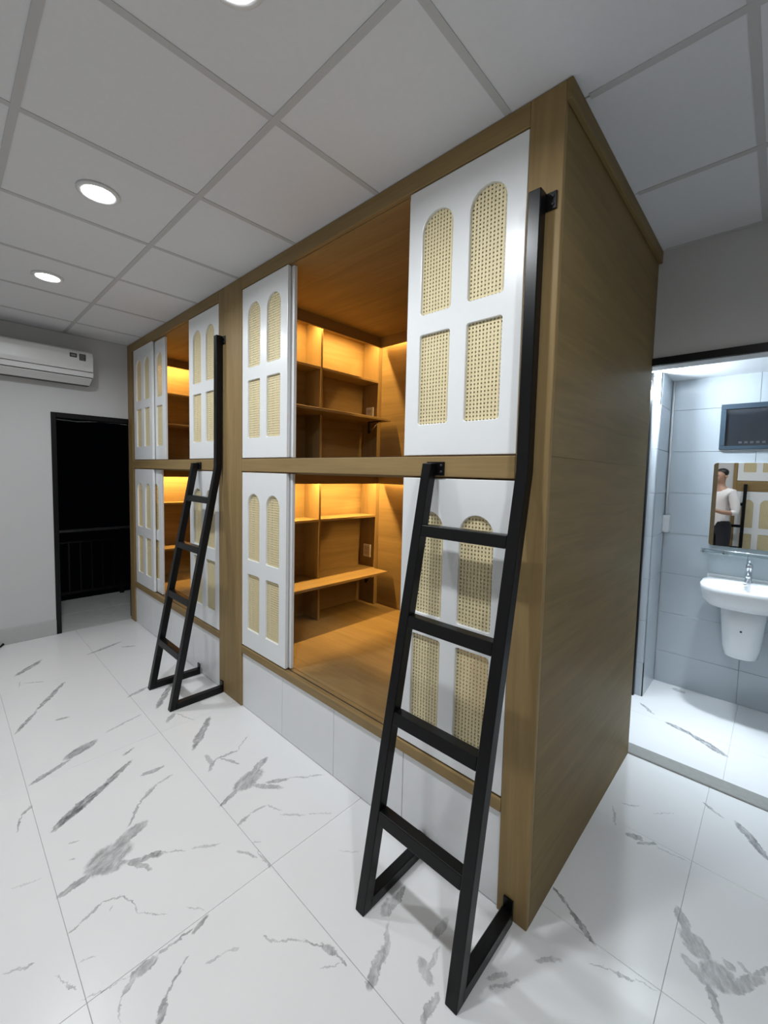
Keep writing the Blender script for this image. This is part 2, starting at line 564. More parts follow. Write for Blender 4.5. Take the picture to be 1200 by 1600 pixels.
# bathroom door head
dh = empty('door_2', (0.4, D, 2.14))
tag(dh, 'black head rail across the bathroom doorway', kind='structure')
box('head_rail', -0.03, 0.87, D - .018, D + .02, 2.127, 2.165, BLACK, dh)
box('jamb', 0.855, 0.875, D - .018, D + .02, 0, 2.127, BLACK, dh)
th = box('trim_1', -0.03, 0.86, D - .002, D + .10, -0.02, 0.010, STONE, None, bevel=0.003)
tag(th, 'grey stone threshold strip of the bathroom', kind='structure')

cbl = tube('cable_end', [(XL + .014, -1.22, .012), (XL + .03, -1.05, .010), (XL + .05, -0.985, .010), (XL + .035, -0.965, .022)], .009, BLACK)
tag(cbl, 'short black cable end at the foot of the pale wall', 'cable')

# ------------------------------------------------------------------ balcony, in the night outside
bf = boxes('balcony_floor', [(-5.35, XL, -3.0, 1.6, -0.10, -0.004)], GROUT)
tag(bf, 'dim grey tiled balcony floor beyond the doorway', kind='structure')
for i in range(2):
    for j in range(-4, 3):
        xe = XL - 0.002 - .574 * i
        box('floor_tile', xe - .570, xe, j * .6 + .002, j * .6 + .598, -0.012, 0.0, NIGHTTILE, bf, bevel=0.001)
rl = empty('balcony_railing', (-5.29, -0.3, 0), 'dark metal balcony railing outside the doorway', 'railing')
tube('handrail', [(-5.29, -2.2, .805), (-5.29, -0.9, .80), (-5.29, 1.5, .80)], .018, plain('worn_steel', (.22, .22, .22), .3, .8), rl)
box('bottom_rail', -5.30, -5.28, -2.2, 1.5, .08, .11, BLACK, rl)
box('mid_rail', -5.30, -5.28, -2.2, 1.5, .66, .68, BLACK, rl)
for k in range(34):
    y = -2.15 + k * .108
    box('baluster', -5.297, -5.283, y - .007, y + .007, .11, .66, BLACK, rl, bevel=0)
for y in (-2.2, -1.0, .2, 1.4):
    box('post', -5.31, -5.27, y - .02, y + .02, 0, .79, BLACK, rl)
cb = []
for k in range(13):
    y = -1.4 + k * .2
    cb.append((-5.33, y, 2.045 + .012 * math.sin(k * 1.9) + .01 * (k - 6) / 6))
wire = tube('awning_wire', cb, .006, plain('pale_wire', (.92, .92, .92), .3), None)
tag(wire, 'thin pale wire strung across outside the top of the dark doorway', 'wire')

# ------------------------------------------------------------------ downlights in the ceiling
DN = ['nearest of the ceiling downlights, at the top edge above the marble floor', 'middle round downlight of the row in the ceiling',
      'farthest round ceiling downlight, nearest to the air conditioner', 'downlight behind the photographer on the bathroom side']


def downlight(x, y, label):
    e = empty('downlight', (x, y, H), label, 'downlight', 'round white downlights in the ceiling')
    prof = [(.080, .0), (.080, -.006), (.074, -.010), (.062, -.010), (.060, -.004), (.060, .0)]
    lathe('trim_ring', prof, PLASTIC, (x, y, H), e, 40)
    lathe('diffuser', [(.059, -.001), (.059, -.0065), (.001, -.0075)], DOWN_E, (x, y, H), e, 40)
    ld = bpy.data.lights.new('downlight_lamp', 'AREA')
    ld.shape = 'DISK'
    ld.size = 0.115
    ld.energy = DOWN_W
    ld.color = DOWN_COL
    ld.spread = math.radians(165)
    lo = bpy.data.objects.new('downlight_lamp', ld)
    lo.parent = e
    lo.location = (0, 0, -.012)
    link(lo)


for i, x in enumerate((-0.4884, -1.6884, -2.8884, 0.7116)):
    downlight(x, -0.7944, DN[i])

# ------------------------------------------------------------------ air conditioner
ac = empty('air_conditioner', (XL, -0.74, 2.265), 'white split air conditioner high on the pale wall', 'air conditioner')
ay0, ay1 = -1.16, -0.322
prof = [(XL, 2.545), (XL + .165, 2.545), (XL + .195, 2.530), (XL + .205, 2.49), (XL + .205, 2.40), (XL + .200, 2.365), (XL, 2.365)]
prism('housing', prof, 'y', ay0, ay1, PLASTIC, ac, bevel=.006)
prism('lower_housing', [(XL, 2.362), (XL + .192, 2.362), (XL + .182, 2.325), (XL + .10, 2.262), (XL, 2.262)], 'y', ay0 + .004, ay1 - .004, DARKP, ac, bevel=.004)
prism('front_band', [(XL + .165, 2.360), (XL + .201, 2.360), (XL + .196, 2.318), (XL + .165, 2.318)], 'y', ay0, ay1, PLASTIC, ac, bevel=.003)
prism('air_flap', [(XL + .10, 2.268), (XL + .190, 2.312), (XL + .196, 2.306), (XL + .105, 2.258)], 'y', ay0 + .01, ay1 - .01, PLASTIC, ac, bevel=.002)
box('display', XL + .2045, XL + .2075, -0.492, -0.442, 2.470, 2.505, DARKP, ac, bevel=.001)
st = box('energy_label', XL + .2045, XL + .2065, -0.425, -0.378, 2.452, 2.508, DARKP, ac, bevel=.0005)
for k in range(4):
    box('print_line', XL + .2064, XL + .2069, -0.420, -0.383 - .006 * (k % 2), 2.459 + k * .012, 2.463 + k * .012, GREYP, st, bevel=0)
box('print_line', XL + .2074, XL + .2079, -0.484, -0.450, 2.480, 2.494, GREYP, ac, bevel=0)

# ------------------------------------------------------------------ bathroom
wbb = empty('wall_bathroom_back', (0.4, YB, 0))
tag(wbb, 'blue grey tiled bathroom wall behind the basin', kind='structure')
boxes('wall_core', [(-1.2, 1.05, YB + .008, YB + .1, 0, 2.3)], GROUT, wbb)
zs = [0.0] + [.24 + .3 * k for k in range(7)] + [2.26]
bxs = [-0.09, 0.40, 1.05]
for x0, x1 in zip(bxs, bxs[1:]):
    for z0, z1 in zip(zs, zs[1:]):
        box('wall_tile', x0 + .001, x1 - .001, YB, YB + .009, z0 + .001, z1 - .001, BATH_TILE, wbb, bevel=.001)
wbl = empty('wall_bathroom_left', (-0.09, 2.23, 0))
tag(wbl, 'tiled pier at the left of the bathroom', kind='structure')
boxes('wall_core', [(-1.2, -0.10, 2.06, YB + .008, 0, 2.3)], GROUT, wbl)
for z0, z1 in zip(zs, zs[1:]):
    box('wall_tile', -0.10, -0.091, 2.051, YB - .001, z0 + .001, z1 - .001, BATH_TILE, wbl, bevel=.001)
    box('wall_tile', -0.70, -0.091, 2.051, 2.060, z0 + .001, z1 - .001, BATH_TILE, wbl, bevel=.001)
wbr = empty('wall_bathroom_right', (1.05, 1.9, 0))
tag(wbr, 'bathroom side wall out of view', kind='structure')
boxes('wall_core', [(1.05, 1.12, D + .1, YB + .1, 0, 2.3), (-1.2, -1.13, D + .1, YB, 0, 2.3)], BATH_TILE, wbr)
bce = boxes('ceiling_bathroom', [(-1.2, 1.12, D + .1, YB + .1, 2.255, 2.32)], BATH_PLAS)
tag(bce, 'low white bathroom ceiling', kind='structure')
bfl = boxes('floor_bathroom', [(-1.2, 1.12, D + .1, YB + .05, -.08, -.004)], GROUT)
tag(bfl, 'white marble tiled bathroom floor', kind='structure')
marble_tiles(bfl, [-1.2, -0.78, 0.41, 1.12], [D + .1, 1.80, YB + .01], 0.0)
post = box('trim_2', -0.172, -0.140, 2.02, 2.049, 0, 2.255, BLACK, None)
tag(post, 'black upright frame edge at the bathroom pier', kind='structure')

# bathroom lamp on the pier, at the left of the doorway
LX, LY, LZ = -0.165, 1.960, 2.195
bl = empty('wall_lamp', (LX, 2.05, LZ), 'small bright lamp at the top of the bathroom pier', 'lamp')
box('bracket', LX - .03, LX + .03, 2.036, 2.0505, LZ - .03, LZ + .03, PLASTIC, bl)
tube('arm', [(LX, 2.036, LZ), (LX, 2.0, LZ + .012), (LX, LY, LZ + .03)], .008, PLASTIC, bl)
lathe('bulb', [(.006, -.034), (.020, -.026), (.027, -.006), (.022, .014), (.012, .026)], BATH_E, (LX, LY, LZ), bl, 20)
ld = bpy.data.lights.new('wall_lamp_light', 'POINT')
ld.shadow_soft_size = .03
ld.energy = BATH_W
ld.color = BATH_COL
lo = bpy.data.objects.new('wall_lamp_light', ld)
lo.parent = bl
lo.location = (0.012, LY - 2.05, -.068)
link(lo)

# fill light added out of view to brighten the bathroom floor
bd = empty('bathroom_fill', (.33, 1.78, 2.255), 'added fill light in the bathroom ceiling, unseen behind the door head', 'downlight')
lathe('trim_ring', [(.060, 0), (.060, -.004), (.054, -.006), (.046, -.006), (.045, -.002), (.045, 0)], PLASTIC, (.33, 1.78, 2.255), bd, 32)
lathe('diffuser', [(.044, -.001), (.044, -.004), (.001, -.005)], BATH_E, (.33, 1.78, 2.255), bd, 32)
ld = bpy.data.lights.new('bathroom_fill_lamp', 'AREA')
ld.shape = 'DISK'
ld.size = .085
ld.energy = 4.0
ld.color = BATH_COL
ld.spread = math.radians(55)
lo = bpy.data.objects.new('bathroom_fill_lamp', ld)
lo.parent = bd
lo.location = (0, 0, -.008)
link(lo)

# window above the mirror
wn = empty('window_1', (0.41, YB - .02, 1.755))
tag(wn, 'small dark bathroom window in a blue grey frame', kind='structure')
wx0, wx1, wz0, wz1 = .203, .62, 1.750, 2.056
box('frame_bar', wx0, wx1, YB - .03, YB + .003, wz1 - .034, wz1, BLUEALU, wn)
box('frame_bar', wx0, wx1, YB - .03, YB + .003, wz0, wz0 + .024, BLUEALU, wn)
box('frame_bar', wx0, wx0 + .03, YB - .03, YB + .003, wz0 + .024, wz1 - .034, BLUEALU, wn)
box('frame_bar', wx1 - .03, wx1, YB - .03, YB + .003, wz0 + .024, wz1 - .034, BLUEALU, wn)
box('pane', wx0 + .03, wx1 - .03, YB - .012, YB - .006, wz0 + .024, wz1 - .034, DARKGLASS, wn, bevel=0)
for k in range(7):  # pale marks painted on the dark pane as its reflections
    box('reflection_mark', .305 + k * .030, .323 + k * .030, YB - .0135, YB - .0115, 1.790, 1.804, plain('pale_mark', (.07, .08, .095), .3) if k == 0 else bpy.data.materials['pale_mark'], wn, bevel=.002)
box('trim_bead', wx0 - .006, wx1 + .006, YB - .006, YB, wz0 - .007, wz0, PLASTIC, wn, bevel=.001)

# mirror
mi = empty('wall_mirror', (0.41, YB - .02, 1.08), 'frameless rectangular mirror over the bathroom basin', 'mirror')
bm = bmesh.new()


def rrect(x0, x1, y0, y1, r, n=5):
    pts = []
    for cx, cy, a in ((x1 - r, y1 - r, 0), (x0 + r, y1 - r, 90), (x0 + r, y0 + r, 180), (x1 - r, y0 + r, 270)):
        for k in range(n + 1):
            t = math.radians(a + 90 * k / n)
            pts.append((cx + r * math.cos(t), cy + r * math.sin(t)))
    return pts


prism('mirror_glass', rrect(.184, .640, 1.085, 1.660, .018), 'y', YB - .020, YB - .015, MIRROR, mi)
prism('mirror_backing', rrect(.182, .642, 1.083, 1.662, .02), 'y', YB - .0155, YB - .001, PLASTIC, mi)
# glass shelf
gs = empty('glass_shelf', (0.4, YB - .06, 1.05), 'clear glass shelf with chrome brackets under the mirror', 'shelf')
prism('shelf_plate', rrect(.15, .66, YB - .115, YB - .012, .012), 'z', 1.044, 1.051, GLASS, gs)
for x in (.155, .27, .60):
    box('bracket', x, x + .012, YB - .05, YB, 1.030, 1.066, STEEL, gs)
tube('rail', [(.155, YB - .112, 1.066), (.655, YB - .112, 1.066)], .004, STEEL, gs)

# wash basin
ba = empty('wash_basin', (0.40, YB, 0.40), 'white ceramic wall basin with half pedestal in the bathroom', 'basin')


def oval(cx, y_back, hw, dep, n=40, p=3.2):
    """rounded D outline: straight at the wall, full in front"""
    pts = []
    for k in range(n):
        t = 2 * math.pi * k / n
        c, s = math.cos(t), math.sin(t)
        x = hw * math.copysign(abs(c) ** (2 / p), c)
        y = dep / 2 * math.copysign(abs(s) ** (2 / p), s)
        pts.append((cx + x, y_back - dep / 2 + y))
    return pts


def loft(name, rings, mat, parent, cap0=True, cap1=True):
    bm = bmesh.new()
    c = Vector((0, 0, 0))
    vs_ = []
    o0 = Vector(rings[0][0])
    for r in rings:
        vs_.append([bm.verts.new(Vector(p) - o0) for p in r])
    n = len(rings[0])
    for a, b_ in zip(vs_, vs_[1:]):
        for k in range(n):
            bm.faces.new((a[k], a[(k + 1) % n], b_[(k + 1) % n], b_[k]))
    if cap0: bm.faces.new(vs_[0])
    if cap1: bm.faces.new(vs_[-1])
    bmesh.ops.recalc_face_normals(bm, faces=bm.faces)
    return put(name, mesh_from_bm(bm, name, mat, True), o0, parent)


BCX = .405


def bring(hw, dep, z, yb=YB - .002, p=3.2):
    return [(x, y, z) for x, y in oval(BCX, yb, hw, dep, 40, p)]


loft('bowl', [bring(.12, .24, .70), bring(.19, .36, .735), bring(.218, .405, .78), bring(.224, .42, .835), bring(.226, .424, .862), bring(.222, .418, .868),
              bring(.208, .28, .866, YB - .13), bring(.200, .268, .85, YB - .136), bring(.165, .22, .79, YB - .16), bring(.09, .12, .755, YB - .20), bring(.02, .03, .75, YB - .25)], CERAMIC, ba)
loft('half_pedestal', [[(x, y, z) for x, y in oval(BCX, YB - .002, hw, dep, 32, 2.6)] for hw, dep, z in
                       ((.075, .17, .37), (.088, .20, .385), (.100, .225, .45), (.112, .25, .60), (.122, .27, .735))], CERAMIC, ba)
box('splash_ledge', BCX - .215, BCX + .215, YB - .012, YB - .002, .855, .885, CERAMIC, ba, bevel=.004, seg=2)
lathe('overflow_ring', [(.010, -.002), (.011, .001), (.006, .002)], DARKP, (BCX - .005, YB - .150, .866), ba, 16)
ped = lathe('pedestal_screw', [(.006, -.002), (.006, .002), (.002, .003)], DARKP, (BCX, YB - .26, .58), ba, 12)
ped.rotation_euler = (math.radians(90), 0, 0)
fa = empty('basin_tap', (BCX + .01, YB - .075, .868), 'chrome pillar tap standing on the white basin', 'tap')
lathe('tap_body', [(.024, 0), (.024, .006), (.017, .012), (.016, .09), (.019, .095), (.019, .12), (.010, .126)], STEEL, (BCX + .01, YB - .075, .868), fa, 20)
tube('spout', [(BCX + .01, YB - .08, .93), (BCX + .01, YB - .13, .945), (BCX + .01, YB - .17, .935), (BCX + .01, YB - .18, .915)], .011, STEEL, fa, 12)
tube('lever', [(BCX + .01, YB - .075, .99), (BCX + .01, YB - .09, 1.005), (BCX + .01, YB - .13, 1.02)], .006, STEEL, fa, 10)

# conduit and switch box in the corner
cd = empty('wall_conduit', (-0.085, 2.395, 1.27), 'white cable conduit with switch box in the bathroom corner', 'conduit')
tube('conduit_pipe', [(-0.080, 2.396, 2.25), (-0.080, 2.396, 1.27)], .007, PLASTIC, cd, 10)
box('switch_box', -0.0905, -0.050, 2.34, 2.402, 1.150, 1.275, PLASTIC, cd, bevel=.004, seg=2)

# ------------------------------------------------------------------ bunks with sliding cane doors
def curve_plate(name, outlines, half, bev, mat):
    """closed outlines (outer + holes) in (x,z) -> a rounded plate standing in the xz plane"""
    cu = bpy.data.curves.new(name, 'CURVE')
    cu.dimensions = '2D'
    cu.fill_mode = 'BOTH'
    cu.extrude = half - bev
    cu.bevel_depth = bev
    cu.bevel_resolution = 1
    cu.offset = -bev
    for pts in outlines:
        sp = cu.splines.new('POLY')
        sp.points.add(len(pts) - 1)
        for q, p in zip(sp.points, pts):
            q.co = (p[0], p[1], 0, 1)
        sp.use_cyclic_u = True
    o = bpy.data.objects.new(name, cu)
    link(o)
    dg = bpy.context.evaluated_depsgraph_get()
    me = bpy.data.meshes.new_from_object(o.evaluated_get(dg))
    bpy.data.objects.remove(o)
    me.transform(Matrix.Rotation(math.radians(90), 4, 'X'))
    me.materials.clear()
    me.materials.append(mat)
    for p in me.polygons:
        p.use_smooth = False
    me.name = name
    return me


DW = 0.490                                   # door width
WIN_X = ((0.066, 0.207), (0.279, 0.420))     # two columns of openings in a door


def arch(x0, x1, z0, z1, n=14):
    r = (x1 - x0) / 2
    c = (x0 + x1) / 2
    rc = .010
    pts = [(x0, z0 + rc), (x0 + .3 * rc, z0 + .3 * rc), (x0 + rc, z0), (x1 - rc, z0), (x1 - .3 * rc, z0 + .3 * rc), (x1, z0 + rc)]
    for k in range(n + 1):
        t = math.pi * k / n
        pts.append((c + r * math.cos(t), z1 - r + r * math.sin(t)))
    return pts


def cane_mesh(w, h):
    key = ('cane', round(w, 4), round(h, 4))
    if key in MESH_CACHE:
        return MESH_CACHE[key]
    pit, sw, th = .0142, .0082, .0009
    bm = bmesh.new()
    nv = int(w / pit) + 1
    nh = int(h / pit) + 1

    def plate(cx, cy, cz, sx, sy, sz, mi):
        r = bmesh.ops.create_cube(bm, size=1, matrix=Matrix.Translation((cx, cy, cz)) @ Matrix.Diagonal((sx, sy, sz, 1)))
        for v in r['verts']:
            for f in v.link_faces:
                f.material_index = mi
    for i in range(nv + 1):
        plate((i - nv / 2) * pit, -.0002, 0, sw, th, h + .012, 0)
    for j in range(nh + 1):
        plate(0, .0002, (j - nh / 2) * pit, w + .012, th, sw, 1)
    me = mesh_from_bm(bm, 'cane_panel', CANE_V)
    me.materials.append(CANE_H)
    MESH_CACHE[key] = me
    return me


def door_mesh(z0, z1, wins):
    key = ('door', round(z0, 4), round(z1, 4))
    if key not in MESH_CACHE:
        outl = [rrect(-DW / 2, DW / 2, 0, z1 - z0, .002, 2)]
        for (a, b_) in WIN_X:
            outl.append(arch(a - DW / 2, b_ - DW / 2, wins[1][0] - z0, wins[1][1] - z0))
            outl.append(rrect(a - DW / 2, b_ - DW / 2, wins[0][0] - z0, wins[0][1] - z0, .010, 4))
        MESH_CACHE[key] = curve_plate('sliding_door', outl, .010, .0025, WHITE)
    return MESH_CACHE[key]


def sliding_door(parent, x0, y, z0, z1, wins, label=None):
    o = put('sliding_door', door_mesh(z0, z1, wins), (x0 + DW / 2, y, z0), parent)
    if label:
        o['label'] = label
    for (a, b_) in WIN_X:
        for (w0, w1) in wins:
            put('cane_panel', cane_mesh(b_ - a, w1 - w0), (x0 + (a + b_) / 2, y + .003, (w0 + w1) / 2), o)
    return o


TIERS = {
    'low': dict(deck=.405, ceil=1.515, pel=1.445, shelf=1.178, plank=.727, void=.545, d0=.412, d1=1.518, wins=((.530, .885), (.975, 1.388))),
    'up': dict(deck=1.602, ceil=2.632, pel=2.553, shelf=2.298, plank=1.970, void=1.738, d0=1.607, d1=2.630, wins=((1.728, 2.074), (2.150, 2.526))),
}


def area_strip(name, parent, loc, sx, sy, rot, watts):
    ld = bpy.data.lights.new(name, 'AREA')
    ld.shape = 'RECTANGLE'
    ld.size = sx
    ld.size_y = sy
    ld.energy = watts
    ld.color = LED_COL
    lo = bpy.data.objects.new(name, ld)
    lo.location = Vector(loc) - world_of(parent)
    lo.rotation_euler = rot
    lo.parent = parent
    link(lo)


def bunk(label, xl, bl_, br, xr, sf, sb, doors, near):
    e = empty('bunk_cabinet', ((xl + xr) / 2, D / 2, 0), label, 'bunk bed', 'two double bunk cabinets side by side')
    # face frame
    box('post', br, xr, 0, .02, 0, H - .001, WOOD_V, e)
    box('post', xl, bl_, 0, .02, 0, H - .001, WOOD_V, e)
    box('top_fascia', bl_ + .0005, br - .0005, 0, .02, 2.634, H - .001, WOOD_X, e)
    box('middle_rail', bl_ + .0005, br - .0005, 0, .06, 1.524, 1.6015, WOOD_X, e, bevel=.003)
    box('bottom_rail', bl_ + .0005, br - .0005, -.002, .06, .358, .4045, WOOD_X, e, bevel=.005, seg=2)
    # carcass
    box('back_panel', xl + .002, xr - .002, D - .018, D - .001, 0.001, H - .002, WOOD_X, e, bevel=0)
    if near:
        box('end_panel', xr - .018, xr, .0205, D - .0005, 0, 1.598, WOOD_SHADED, e, bevel=.001)
        box('end_panel', xr - .018, xr, .0205, D - .0005, 1.5985, H - .001, WOOD_SHADED, e, bevel=.001)
        box('cornice', xr + .0005, xr + .017, -.0005, D - .0005, 2.648, H - .001, WOOD_SHADED, e, bevel=.002)
    else:
        box('end_panel', xr - .018, xr - .001, .0205, D - .019, .001, H - .002, WOOD_Y, e, bevel=0)
    inner_r = xr - .018
    box('bed_deck', sb + .0, inner_r - .001, .0605, D - .0185, .385, .405, WOOD_X, e, bevel=.001)
    box('bed_deck', sb + .0, inner_r - .001, .0605, D - .0185, 1.5155, 1.602, WOOD_X, e, bevel=.001)
    box('inner_ceiling', sb + .0, inner_r - .001, .0205, D - .0185, 2.632, 2.65, WOOD_X, e, bevel=0)
    # base drawers
    n = 4
    w = (br - bl_) / n
    box('base_carcass', bl_, br, .034, .05, .002, .357, BLACK, e, bevel=0)
    for k in range(n):
        box('drawer_front', bl_ + k * w + .0012, bl_ + (k + 1) * w - .0012, .010, .030, .003, .351, WHITE_SATIN, e, bevel=.0015)
    # shelf wall, LED pelmets and flap desk on both levels
    for tn, t in TIERS.items():
        sh = empty('shelf_unit', (sb, .64, t['deck']))
        sh.location = Vector((sb, .64, t['deck'])) - world_of(e)
        sh.parent = e
        sh['label'] = ('upper' if tn == 'up' else 'lower') + ' bunk shelf wall with lit top compartments'
        top = t['ceil'] - .001
        box('shelf_back', sb - .012, sb, .0605, D - .019, t['deck'] + .001, top, WOOD_Y, sh, bevel=0)
        for y0, y1 in ((.061, .079), (.632, .650), (1.232, 1.2705)):
            box('upright', sb + .0005, sf, y0, y1, t['deck'] + .001, top, WOOD_V, sh, bevel=.001)
        for y0, y1 in ((.0795, .6315), (.6505, 1.2315)):
            box('shelf_board', sb + .0005, sf - .001, y0, y1, t['shelf'] - .018, t['shelf'], WOOD_Y, sh, bevel=.001)
        dk = box('flap_desk', sf + .001, sf + .172, .085, 1.212, t['plank'] - .020, t['plank'], WOOD_Y, sh, bevel=.002)
        for y0, y1 in ((.0795, .6315), (.6505, 1.2315)):
            box('shelf_board', sb + .0005, sf - .001, y0, y1, t['plank'] - .020, t['plank'], WOOD_Y, sh, bevel=.001)
        for y in (.16, 1.13):
            box('desk_bracket', sf + .001, sf + .007, y - .01, y + .01, t['plank'] - .115, t['plank'] - .021, BLACK, sh, bevel=0)
            box('desk_bracket', sf + .007, sf + .13, y - .01, y + .01, t['plank'] - .027, t['plank'] - .021, BLACK, sh, bevel=0)
            tube('desk_brace', [(sf + .007, y, t['plank'] - .105), (sf + .11, y, t['plank'] - .03)], .005, STEEL, sh, 6)
        # pelmet boards hide the LED strips
        px = sf + .040
        box('pelmet', px, px + .016, .0605, 1.196, t['pel'], top, WOOD_Y, e, bevel=.001)
        box('pelmet', px, inner_r - .002, 1.1965, 1.2125, t['pel'], top, WOOD_X, e, bevel=.001)
        box('led_strip', sf + .004, sf + .014, .07, 1.19, top - .006, top - .001, LED_E, e, bevel=0)
        box('led_strip', px + .03, inner_r - .03, 1.257, 1.267, top - .006, top - .001, LED_E, e, bevel=0)
        area_strip('led_light', e, (sf + .009, .63, top - .008), .010, 1.1, (0, 0, 0), LED_W * 1.1)
        lx = inner_r - px - .06
        area_strip('led_light', e, ((px + inner_r) / 2, 1.262, top - .008), lx, .010, (0, 0, 0), LED_W * 0.62 * lx)
    for (tn, x0, track, lab) in doors:
        t = TIERS[tn]
        sliding_door(e, x0, .0145 if track == 0 else .0405, t['d0'], t['d1'], t['wins'], lab)
    if not near:  # strips added to stop LED light leaking out beside the doors
        box('light_stop_strip', bl_ + .0005, bl_ + .050, .028, .056, .4055, 1.5235, WOOD_V, e, bevel=0)
        box('light_stop_strip', bl_ + .0005, bl_ + .050, .028, .056, 1.6025, 2.631, WOOD_V, e, bevel=0)
    # dark runner grooves behind the doors
    for z in (.4046, 1.6017):
        box('door_track', bl_ + .002, br - .002, .026, .029, z, z + .003, DARKP, e, bevel=0)
    return e


XM = -2.1845
nb = bunk('nearer wooden bunk cabinet with white cane sliding doors and a lit interior', XM, -1.946, -0.111, 0.0, -1.972, -2.155, [
    ('up', -0.604, 0, None), ('up', -0.628, 1, None), ('up', -1.944, 0, None), ('up', -1.922, 1, None),
    ('low', -0.604, 0, None), ('low', -0.604, 1, None), ('low', -1.944, 0, None), ('low', -1.926, 1, None)], True)
fb = bunk('farther wooden bunk cabinet beside the dark doorway with white cane doors', XL + .001, -4.075, -2.2545, XM - .001, -4.078, -4.188, [
    ('up', -2.748, 0, None), ('up', -2.755, 1, None), ('up', -4.030, 0, None), ('up', -3.795, 1, None),
    ('low', -2.748, 0, None), ('low', -2.752, 1, None), ('low', -4.035, 0, None), ('low', -3.905, 1, None)], False)


def socket(x, z, label):
    e = empty('wall_socket', (x, 1.2315, z), label, 'socket', 'white sockets inside the bunk shelves')
    box('socket_plate', x - .043, x + .043, 1.2225, 1.2318, z - .055, z + .055, PLASTIC, e, bevel=.003, seg=2)
    for dz in (-.02, .02):
        box('socket_insert', x - .028, x + .028, 1.2205, 1.2228, z + dz - .017, z + dz + .017, plain('cream_plastic', (.55, .50, .40), .4) if 'cream_plastic' not in bpy.data.materials else bpy.data.materials['cream_plastic'], e, bevel=.001)


socket(-2.060, .862, 'white socket plate above the lower desk flap in the nearer bunk')
socket(-2.060, 2.032, 'white socket plate above the upper desk flap in the nearer bunk')


# ------------------------------------------------------------------ ladders
def ladder(xr, xl, label):
    e = empty('bunk_ladder', ((xr + xl) / 2, -.2, 0), label, 'ladder', 'black steel ladders at the bunks')
    hw = .0205
    lng = [(-.352, 0), (-.0505, 1.550), (-.047, 2.40), (-.007, 2.40), (-.0095, 1.545), (-.311, 0)]
    sht = [(-.352, 0), (-.0455, 1.575), (-.0055, 1.575), (-.0112, 1.54), (-.311, 0)]
    prism('rail', lng, 'x', xr - hw, xr + hw, BLACK, e, bevel=.003)
    prism('rail', sht, 'x', xl - hw, xl + hw, BLACK, e, bevel=.003)
    slope = (.352 - .0505) / 1.55
    for zc in (1.325, .997, .660, .325):
        yc = -.352 + slope * zc + .0205
        h, dp = .021, .020
        pts = [(yc - dp - slope * h, zc - h), (yc + dp - slope * h, zc - h), (yc + dp + slope * h, zc + h), (yc - dp + slope * h, zc + h)]
        prism('rung', pts, 'x', xl + hw, xr - hw, BLACK, e, bevel=.003)
    for x in (xl, xr):
        box('foot_bar', x - hw, x + hw, -.318, -.009, 0.0, .042, BLACK, e, bevel=.003)
        box('foot_plate', x - .018, x + .018, -.0095, -.0025, 0.0, .078, BLACK, e, bevel=.001)
    for x, z in ((xr, 2.372), (xl, 1.555)):
        p = box('wall_bracket', x - .03, x + .052, -.0065, -.0005, z - .026, z + .026, BLACK, e, bevel=.001)
        for dz in (-.012, .012):
            s = lathe('bolt', [(.005, 0), (.005, .003), (.002, .004)], DARKP, (x + .040, -.0065, z + dz), p, 10)
            s.rotation_euler = (math.radians(90), 0, 0)
    return e


ladder(-.065, -.447, 'black steel ladder leaning on the nearer bunk')
ladder(-2.205, -2.578, 'black steel ladder leaning on the farther bunk')

# ------------------------------------------------------------------ what the mirror shows: the bunk opposite and a person
ob = empty('bunk_cabinet', (1.0, YF - .6, 0), 'bunk cabinet opposite, seen only in the bathroom mirror', 'bunk bed')
oy = YF + .02                                     # its front, facing +y
box('post', 0.0, .045, oy - .02, oy, 0, H - .001, WOOD_V, ob)
box('post', 1.965, XR - .002, oy - .02, oy, 0, H - .001, WOOD_V, ob)
box('top_fascia', .0455, 1.9645, oy - .02, oy, 2.59, H - .001, WOOD_X, ob)
box('middle_rail', .0455, 1.9645, oy - .05, oy, 1.395, 1.545, WOOD_X, ob)
box('bottom_rail', .0455, 1.9645, oy - .05, oy, .25, .29, WOOD_X, ob)
box('back_panel', 0.0, XR - .002, oy - 1.25, oy - 1.23, 0, H - .001, WOOD_X, ob, bevel=0)
box('end_panel', 0.0, .018, oy - 1.23, oy - .0205, 0, H - .001, WOOD_Y, ob, bevel=0)
box('bed_deck', .0185, XR - .01, oy - 1.229, oy - .0505, 1.50, 1.545, WOOD_X, ob, bevel=0)
box('bed_deck', .0185, XR - .01, oy - 1.229, oy - .0505, .27, .29, WOOD_X, ob, bevel=0)
for k in range(4):
    box('drawer_front', .0465 + k * .4798, .0465 + (k + 1) * .4798 - .003, oy - .03, oy - .01, .003, .245, WHITE_SATIN, ob, bevel=.001)
OT = {'low': (.295, 1.390, ((.41, .765), (.855, 1.27))), 'up': (1.550, 2.585, ((1.675, 2.03), (2.105, 2.48)))}
for tn, (z0, z1, wn_) in OT.items():
    for k in range(4):
        sliding_door(ob, .0475 + k * .4745, oy - (.012 if k % 2 == 0 else .038), z0, z1, wn_)
ol = empty('bunk_ladder', (.18, YF + .25, 0), 'black steel ladder of the opposite bunk, seen only in the mirror', 'ladder', 'black steel ladders at the bunks')
pr = [(oy + .262, 0), (oy + .0505, 1.50), (oy + .0105, 1.50), (oy + .221, 0)]
prism('rail', pr, 'x', .130, .171, BLACK, ol, bevel=.003)
prism('rail', pr, 'x', -.190, -.149, BLACK, ol, bevel=.003)
for zc in (1.2, .88, .56, .24):
    yc = oy + .262 - .141 * zc - .02
    box('rung', -.149, .130, yc - .02, yc + .02, zc - .02, zc + .02, BLACK, ol)

